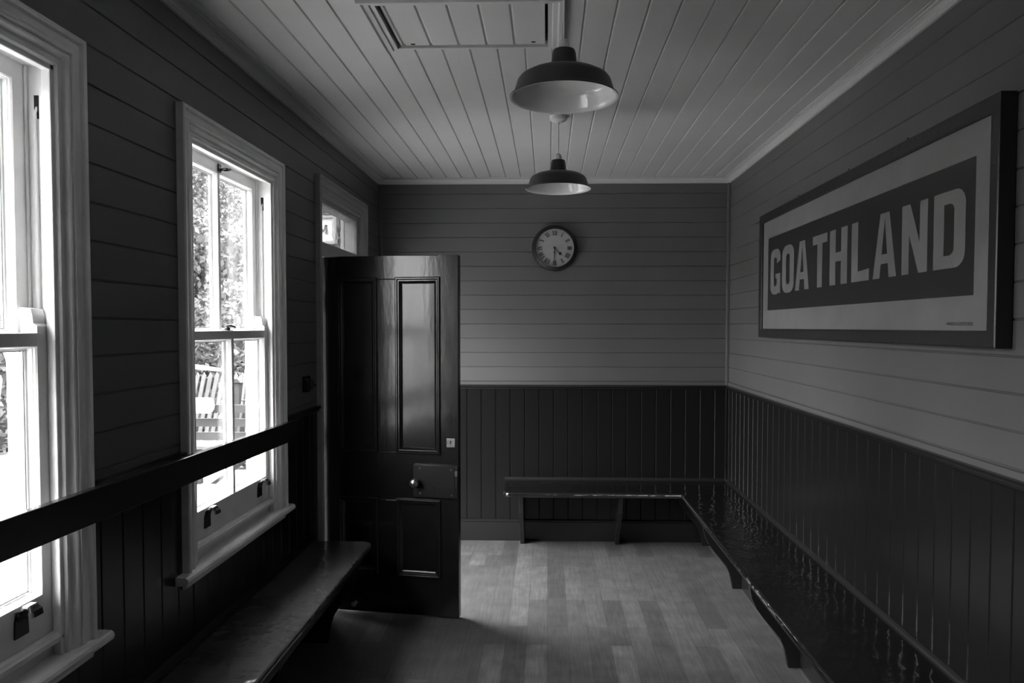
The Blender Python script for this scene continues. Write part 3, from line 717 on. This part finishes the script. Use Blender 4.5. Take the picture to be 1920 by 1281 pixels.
# ------------------------------------------------------------------ left bench
lb = empty('wall_bench', (-1.1, 2.4, 0), **T('long dark gloss bench under the left windows with rounded end', 'bench'))
LX = -.945; LYE = 3.935; lbz = .465
out = [(XL+.001, LYE), (XL+.001, YF+.25), (LX, YF+.25)]
r = .07
for k in range(7):
    A = math.radians(0+80*k/6); out.append((LX-r+r*math.cos(A), LYE-.055+.055*math.sin(A)))
seat_from(out, lbz, .040, .012, 'seat', lb, m_seat_lit)
mb = MB(LW); mb.prism([(z, c) for c, z in [(0, lbz), (.014, lbz), (.014, lbz+.014), (.008, lbz+.030), (.003, lbz+.04), (0, lbz+.04)]], 0, YF+.25, LYE, m_dark); mb.build('back_moulding', lb)
mb = MB(); mb.box(-1.0, -.975, YF+.3, LYE-.10, lbz-.085, lbz-.039, m_dark); mb.build('front_apron', lb, bevel=.003)
for yy in (3.70, 2.64, 1.58, .52, -.54):
    mb = MB(); zb2 = lbz-.040
    mb.prism(sprof(-.98, -1.13, XL+.016, zb2), 1, yy, yy+.028, m_dark); mb.build('bench_bracket', lb, bevel=.002)

# ------------------------------------------------------------------ outdoors
mb = MB(); mb.box(-5.2, XO-.001, -8, 26, -.2, -.02, m_pave)
mb.build('platform', **T('pale paved station platform outside the windows', 'platform', kind=ST))
mb = MB(); mb.box(-60, -5.2, -30, 80, -.5, -.12, m_grass); mb.box(-60, 40, 26, 80, -.5, -.12, m_grass)
mb.build('ground', **T('rough grass bank beyond the platform', 'ground', kind=ST))

# picket fence across the view beyond the platform paving (leaning pickets)
def fence(y, x0, x1, along, h, label):
    loc = (x0, y, 0) if along == 'x' else (y, x0, 0)
    fn = empty('picket_fence', loc, **T(label, 'fence', group='picket fences at the platform edge'))
    F = (lambda a, b, c: (a, y-c, b)) if along == 'x' else (lambda a, b, c: (y+c, a, b))
    for z in (.28, .70):
        mb = MB(F); mb.box(x0, x1, z, z+.06, -.03, -.005, m_tim); mb.build('fence_rail', fn)
    q = x0
    while q < x1:
        mb = MB(F); lean = .20
        mb.prism([(q, -.02), (q+.05, -.02), (q+.05+lean, h-.05), (q+.025+lean, h), (q+lean, h-.05)], 2, -.005, .015, m_fence); mb.build('picket', fn)
        q += .085 if along == 'x' else .12
    q = x0+.05
    while q < x1:
        mb = MB(F); mb.box(q, q+.08, -.1, h-.08, -.11, -.03, m_tim); mb.build('fence_post', fn); q += 2.0
fence(9.5, -6.6, -1.9, 'x', 1.03, 'weathered leaning picket fence across the platform end, seen in the second window')
fence(-6.7, -2.0, 8.6, 'y', 1.03, 'weathered leaning picket fence along the platform, seen in the nearest window')

# slatted platform seat with a white rounded name plate, at about y = 7
def platform_seat(x, y):
    e = empty('platform_bench', (x, y, 0), **T('slatted platform bench with white rounded plate on its back', 'bench'))
    F = lambda a, b, c: (x+a, y+c, b)
    for k in range(3):
        mb = MB(F); mb.box(-.9, .9, .50+.14*k, .58+.14*k, -.03-.03*k, -.005-.03*k, m_tim); mb.build('back_slat', e)
    for k in range(4):
        mb = MB(F); mb.box(-.9, .9, .40, .43, .02+.1*k, .10+.1*k, m_fence); mb.build('seat_slat', e)
    for s_ in (-.8, 0, .8):
        mb = MB(F); mb.prism([(s_-.03, -.02), (s_+.03, -.02), (s_+.03, .40), (s_-.03, .40)], 2, .34, .40, m_tim)
        mb.box(s_-.03, s_+.03, -.02, .90, -.13, -.06, m_tim); mb.box(s_-.03, s_+.03, .34, .40, -.08, .42, m_tim); mb.build('seat_frame', e)
    for s0, s1 in ((-.75, -.15), (.15, .75), (-.15, -.75), (.75, .15)):
        mb = MB(F); mb.prism([(s0-.03, -.02), (s0+.03, -.02), (s1+.03, .40), (s1-.03, .40)], 2, .36+.02*(s0 > s1), .38+.02*(s0 > s1), m_tim); mb.build('cross_brace', e)
    pl = []
    for cx_, sg in ((.36, 1), (-.36, -1)):
        for k in range(7):
            A = math.radians(-90+180*k/6); pl.append((cx_+sg*.05*math.cos(A), .86+sg*.075*math.sin(A)))
    mb = MB(F); mb.prism(pl, 2, -.16, -.135, m_signw); mb.build('name_plate', e, label='white plate with rounded ends')
platform_seat(-3.66, 7.2)
# timber post and leaning sack barrow
pb = empty('timber_post', (-3.62, 8.55, 0), **T('dark square timber post outside, right of the platform seat', 'post'))
mb = MB(); mb.box(-3.86, -3.72, 8.75, 8.90, -.02, .95, m_tim); mb.build('post_body', pb, bevel=.01)
mb = MB(); mb.prism([(-3.88, .95), (-3.70, .95), (-3.74, 1.0), (-3.84, 1.0)], 1, 8.73, 8.92, m_tim); mb.build('post_cap', pb)
wb = empty('sack_barrow', (-3.4, 8.7, 0), **T('dark sack barrow leaning beside the timber post outside', 'barrow'))
for dx in (0, .28):
    mb = MB(); mb.tube([(-3.66+dx, 8.45, .10), (-3.64+dx, 8.60, .55), (-3.63+dx, 8.74, 1.10), (-3.62+dx, 8.86, 1.22)], .022, m_iron, 8); mb.build('handle_bar', wb)
    mb = MB(); mb.lathe([(.03, -.02), (.11, -.02), (.115, 0), (.11, .02), (.03, .02), (.03, -.02)], (-3.66+dx+(.04 if dx else -.04), 8.50, .095), 0, m_iron, 24); mb.build('wheel', wb)
for z in (.25, .5, .75, .95):
    mb = MB(); mb.tube([(-3.65, 8.45+(z-.1)*.29, z), (-3.36, 8.45+(z-.1)*.29, z)], .014, m_iron, 8); mb.build('cross_bar', wb)
mb = MB(); mb.box(-3.66, -3.36, 8.30, 8.47, .03, .045, m_iron); mb.build('toe_plate', wb)
# white sloping handrail board beyond the seat
hr = empty('white_handrail', (-4.2, 9.2, 0), **T('white sloping handrail board beyond the platform seat', 'handrail'))
mb = MB(); mb.prism([(-4.80, 1.19), (-4.80, 1.12), (-4.14, 1.06), (-4.14, 1.09)], 1, 9.18, 9.26, m_signw); mb.build('handrail_board', hr)
mb = MB(); mb.box(-4.74, -4.66, 9.20, 9.25, -.02, 1.13, m_signw); mb.build('handrail_post', hr)

# hanging sign seen through the fanlight, reads ... M at its end
hs = empty('hanging_sign', (-2.9, 8.0, 2.68), **T('framed white sign ending in letter M seen through the fanlight', 'sign'))
HF = lambda a, b, c: (a, 8.0-c, b)
X1, X0, Z0, Z1 = -2.315, -3.2, 2.53, 2.84
mb = MB(HF); mb.box(X0, X1, Z0, Z1, -.03, .0, m_signg); mb.sweep4([(0, 0), (0, .018), (.012, .022), (.035, .022), (.035, -.0)], X0+.036, X1-.036, Z0+.036, Z1-.036, m_signg); mb.build('sign_frame', hs)
mb = MB(HF); mb.box(X0+.036, X1-.036, Z0+.036, Z1-.036, 0, .004, m_signw); fc = mb.build('sign_face', hs)
mb = MB(HF)
mx0, mx1, mz0, mz1 = -2.52, -2.412, 2.635, 2.735
for q in ([(mx0, mz0), (mx0+.022, mz0), (mx0+.022, mz1), (mx0, mz1)], [(mx1-.022, mz0), (mx1, mz0), (mx1, mz1), (mx1-.022, mz1)],
          [(mx0, mz1), (mx0+.026, mz1), ((mx0+mx1)/2+.010, mz0+.02), ((mx0+mx1)/2-.010, mz0+.02)], [(mx1, mz1), (mx1-.026, mz1), ((mx0+mx1)/2-.010, mz0+.02), ((mx0+mx1)/2+.010, mz0+.02)]):
    mb.prism(q, 2, .0038, .0055, m_signl)
mb.build('sign_letter', fc)
mb = MB(); mb.tube([(XO, 8.0, 2.98), (-3.3, 8.0, 2.98)], .015, m_iron, 8); mb.tube([(-2.45, 8.0, 2.98), (-2.45, 8.0, 2.83)], .008, m_iron, 8); mb.tube([(-3.1, 8.0, 2.98), (-3.1, 8.0, 2.83)], .008, m_iron, 8)
mb.build('hanging_bracket', hs)
# rest of the station front that carries the bracket
mb = MB(); mb.box(XO, XO+.12, YB+.15, 12, -.1, 3.6, m_stone); mb.build('wall_outside', **T('stone front of the station beyond the waiting room', 'wall', kind=ST))

# added eave, out of view, keeps high sky light off the floor
cn = empty('light_blocking_eave', (XO, 2, 2.9), **T('added unseen dark eave outside, blocking high sky light above the windows', 'eave'))
mb = MB(); mb.prism([(XO-.001, 2.98), (-1.95, 2.84), (-1.95, 2.90), (XO-.001, 3.06)], 1, YF-.15, 3.85, m_tim); mb.build('blocker_boards', cn)
mb = MB(); mb.box(-1.99, -1.95, YF-.15, 3.85, 2.78, 2.92, m_tim); mb.build('blocker_fascia', cn)

# trees
def blob_mesh(cs, n, size, m, seed):
    rnd = random.Random(seed); vs = []; fs = []
    tot = sum(c[3]*c[4]*c[5] for c in cs)
    for c in cs:
        for i in range(int(n*c[3]*c[4]*c[5]/tot)):
            while True:
                p = [rnd.uniform(-1, 1) for _ in range(3)]; l = math.sqrt(sum(t*t for t in p))
                if .35 < l < 1: break
            q = Vector((c[0]+p[0]*c[3], c[1]+p[1]*c[4], c[2]+p[2]*c[5]))
            u = Vector([rnd.gauss(0, 1) for _ in range(3)]).normalized(); v_ = u.orthogonal().normalized(); s_ = size*rnd.uniform(.6, 1.5)
            o_ = len(vs); vs += [tuple(q-u*s_), tuple(q+v_*s_*.55), tuple(q+u*s_), tuple(q-v_*s_*.55)]; fs.append((o_, o_+1, o_+2, o_+3))
    mb = MB(); mb.add(vs, fs, m); return mb
def tree(x, y, h, rad, label, m, n=2600, seed=1, low=1.2, size=.13):
    e = empty('tree', (x, y, -.12), **T(label, 'tree', group='trees beyond the platform'))
    rnd = random.Random(seed); cs = []
    for k in range(9):
        zz = low+(h-low)*(k+.5)/9; rr_ = rad*(.55+.45*math.sin(math.pi*min(1, (k+1.2)/9)))
        for j in range(2):
            A = rnd.uniform(0, 6.28); cs.append((x+rr_*.5*math.cos(A), y+rr_*.5*math.sin(A), zz, rr_*.7, rr_*.7, (h-low)/9*.95))
    mb = blob_mesh(cs, n, size, m, seed); mb.build('tree_crown', e, recalc=False)
    mb = MB(); mb.tube([(x, y, -.2), (x+.05, y, h*.3), (x-.05, y+.05, h*.7)], .14, m_bark, 10); mb.build('trunk', e)
labs = ['tree seen nearest beyond the first window', 'dense leafy tree left of the sky gap in the second window', 'leafy tree farthest along the platform']
TR = [(-12.2, 13.0, 7.0, 2.2, 'dense leafy tree seen through the nearest window', m_leaf, 26000),
      (-9.1, 17.5, 8.6, 2.3, 'tall leafy tree filling the left pane of the second window', m_leaf, 40000),
      (-12.4, 26.5, 9.0, 3.2, 'pale leafy tree under the sky gap in the second window', m_leaf2, 40000),
      (-6.7, 24.0, 8.2, 2.5, 'pale tree seen through the fanlight above the door', m_leaf2, 34000)]
for i, (x, y, h, rad, lab, m, n) in enumerate(TR): tree(x, y, h, rad, lab, m, n, seed=11+i, low=.3, size=.075)
hg = [(-7.9, yy, .8, .8, 1.1, 1.2) for yy in [1.0+1.5*k for k in range(8)]]+[(-7.6+1.3*k, 11.5+.3*k, 1.0, 1.1, .8, 1.3+.1*k) for k in range(4)]
mb = blob_mesh(hg, 42000, .05, m_leaf, 77)
mb.build('hedge', recalc=False, **T('low continuous hedge behind the picket fences', 'hedge'))
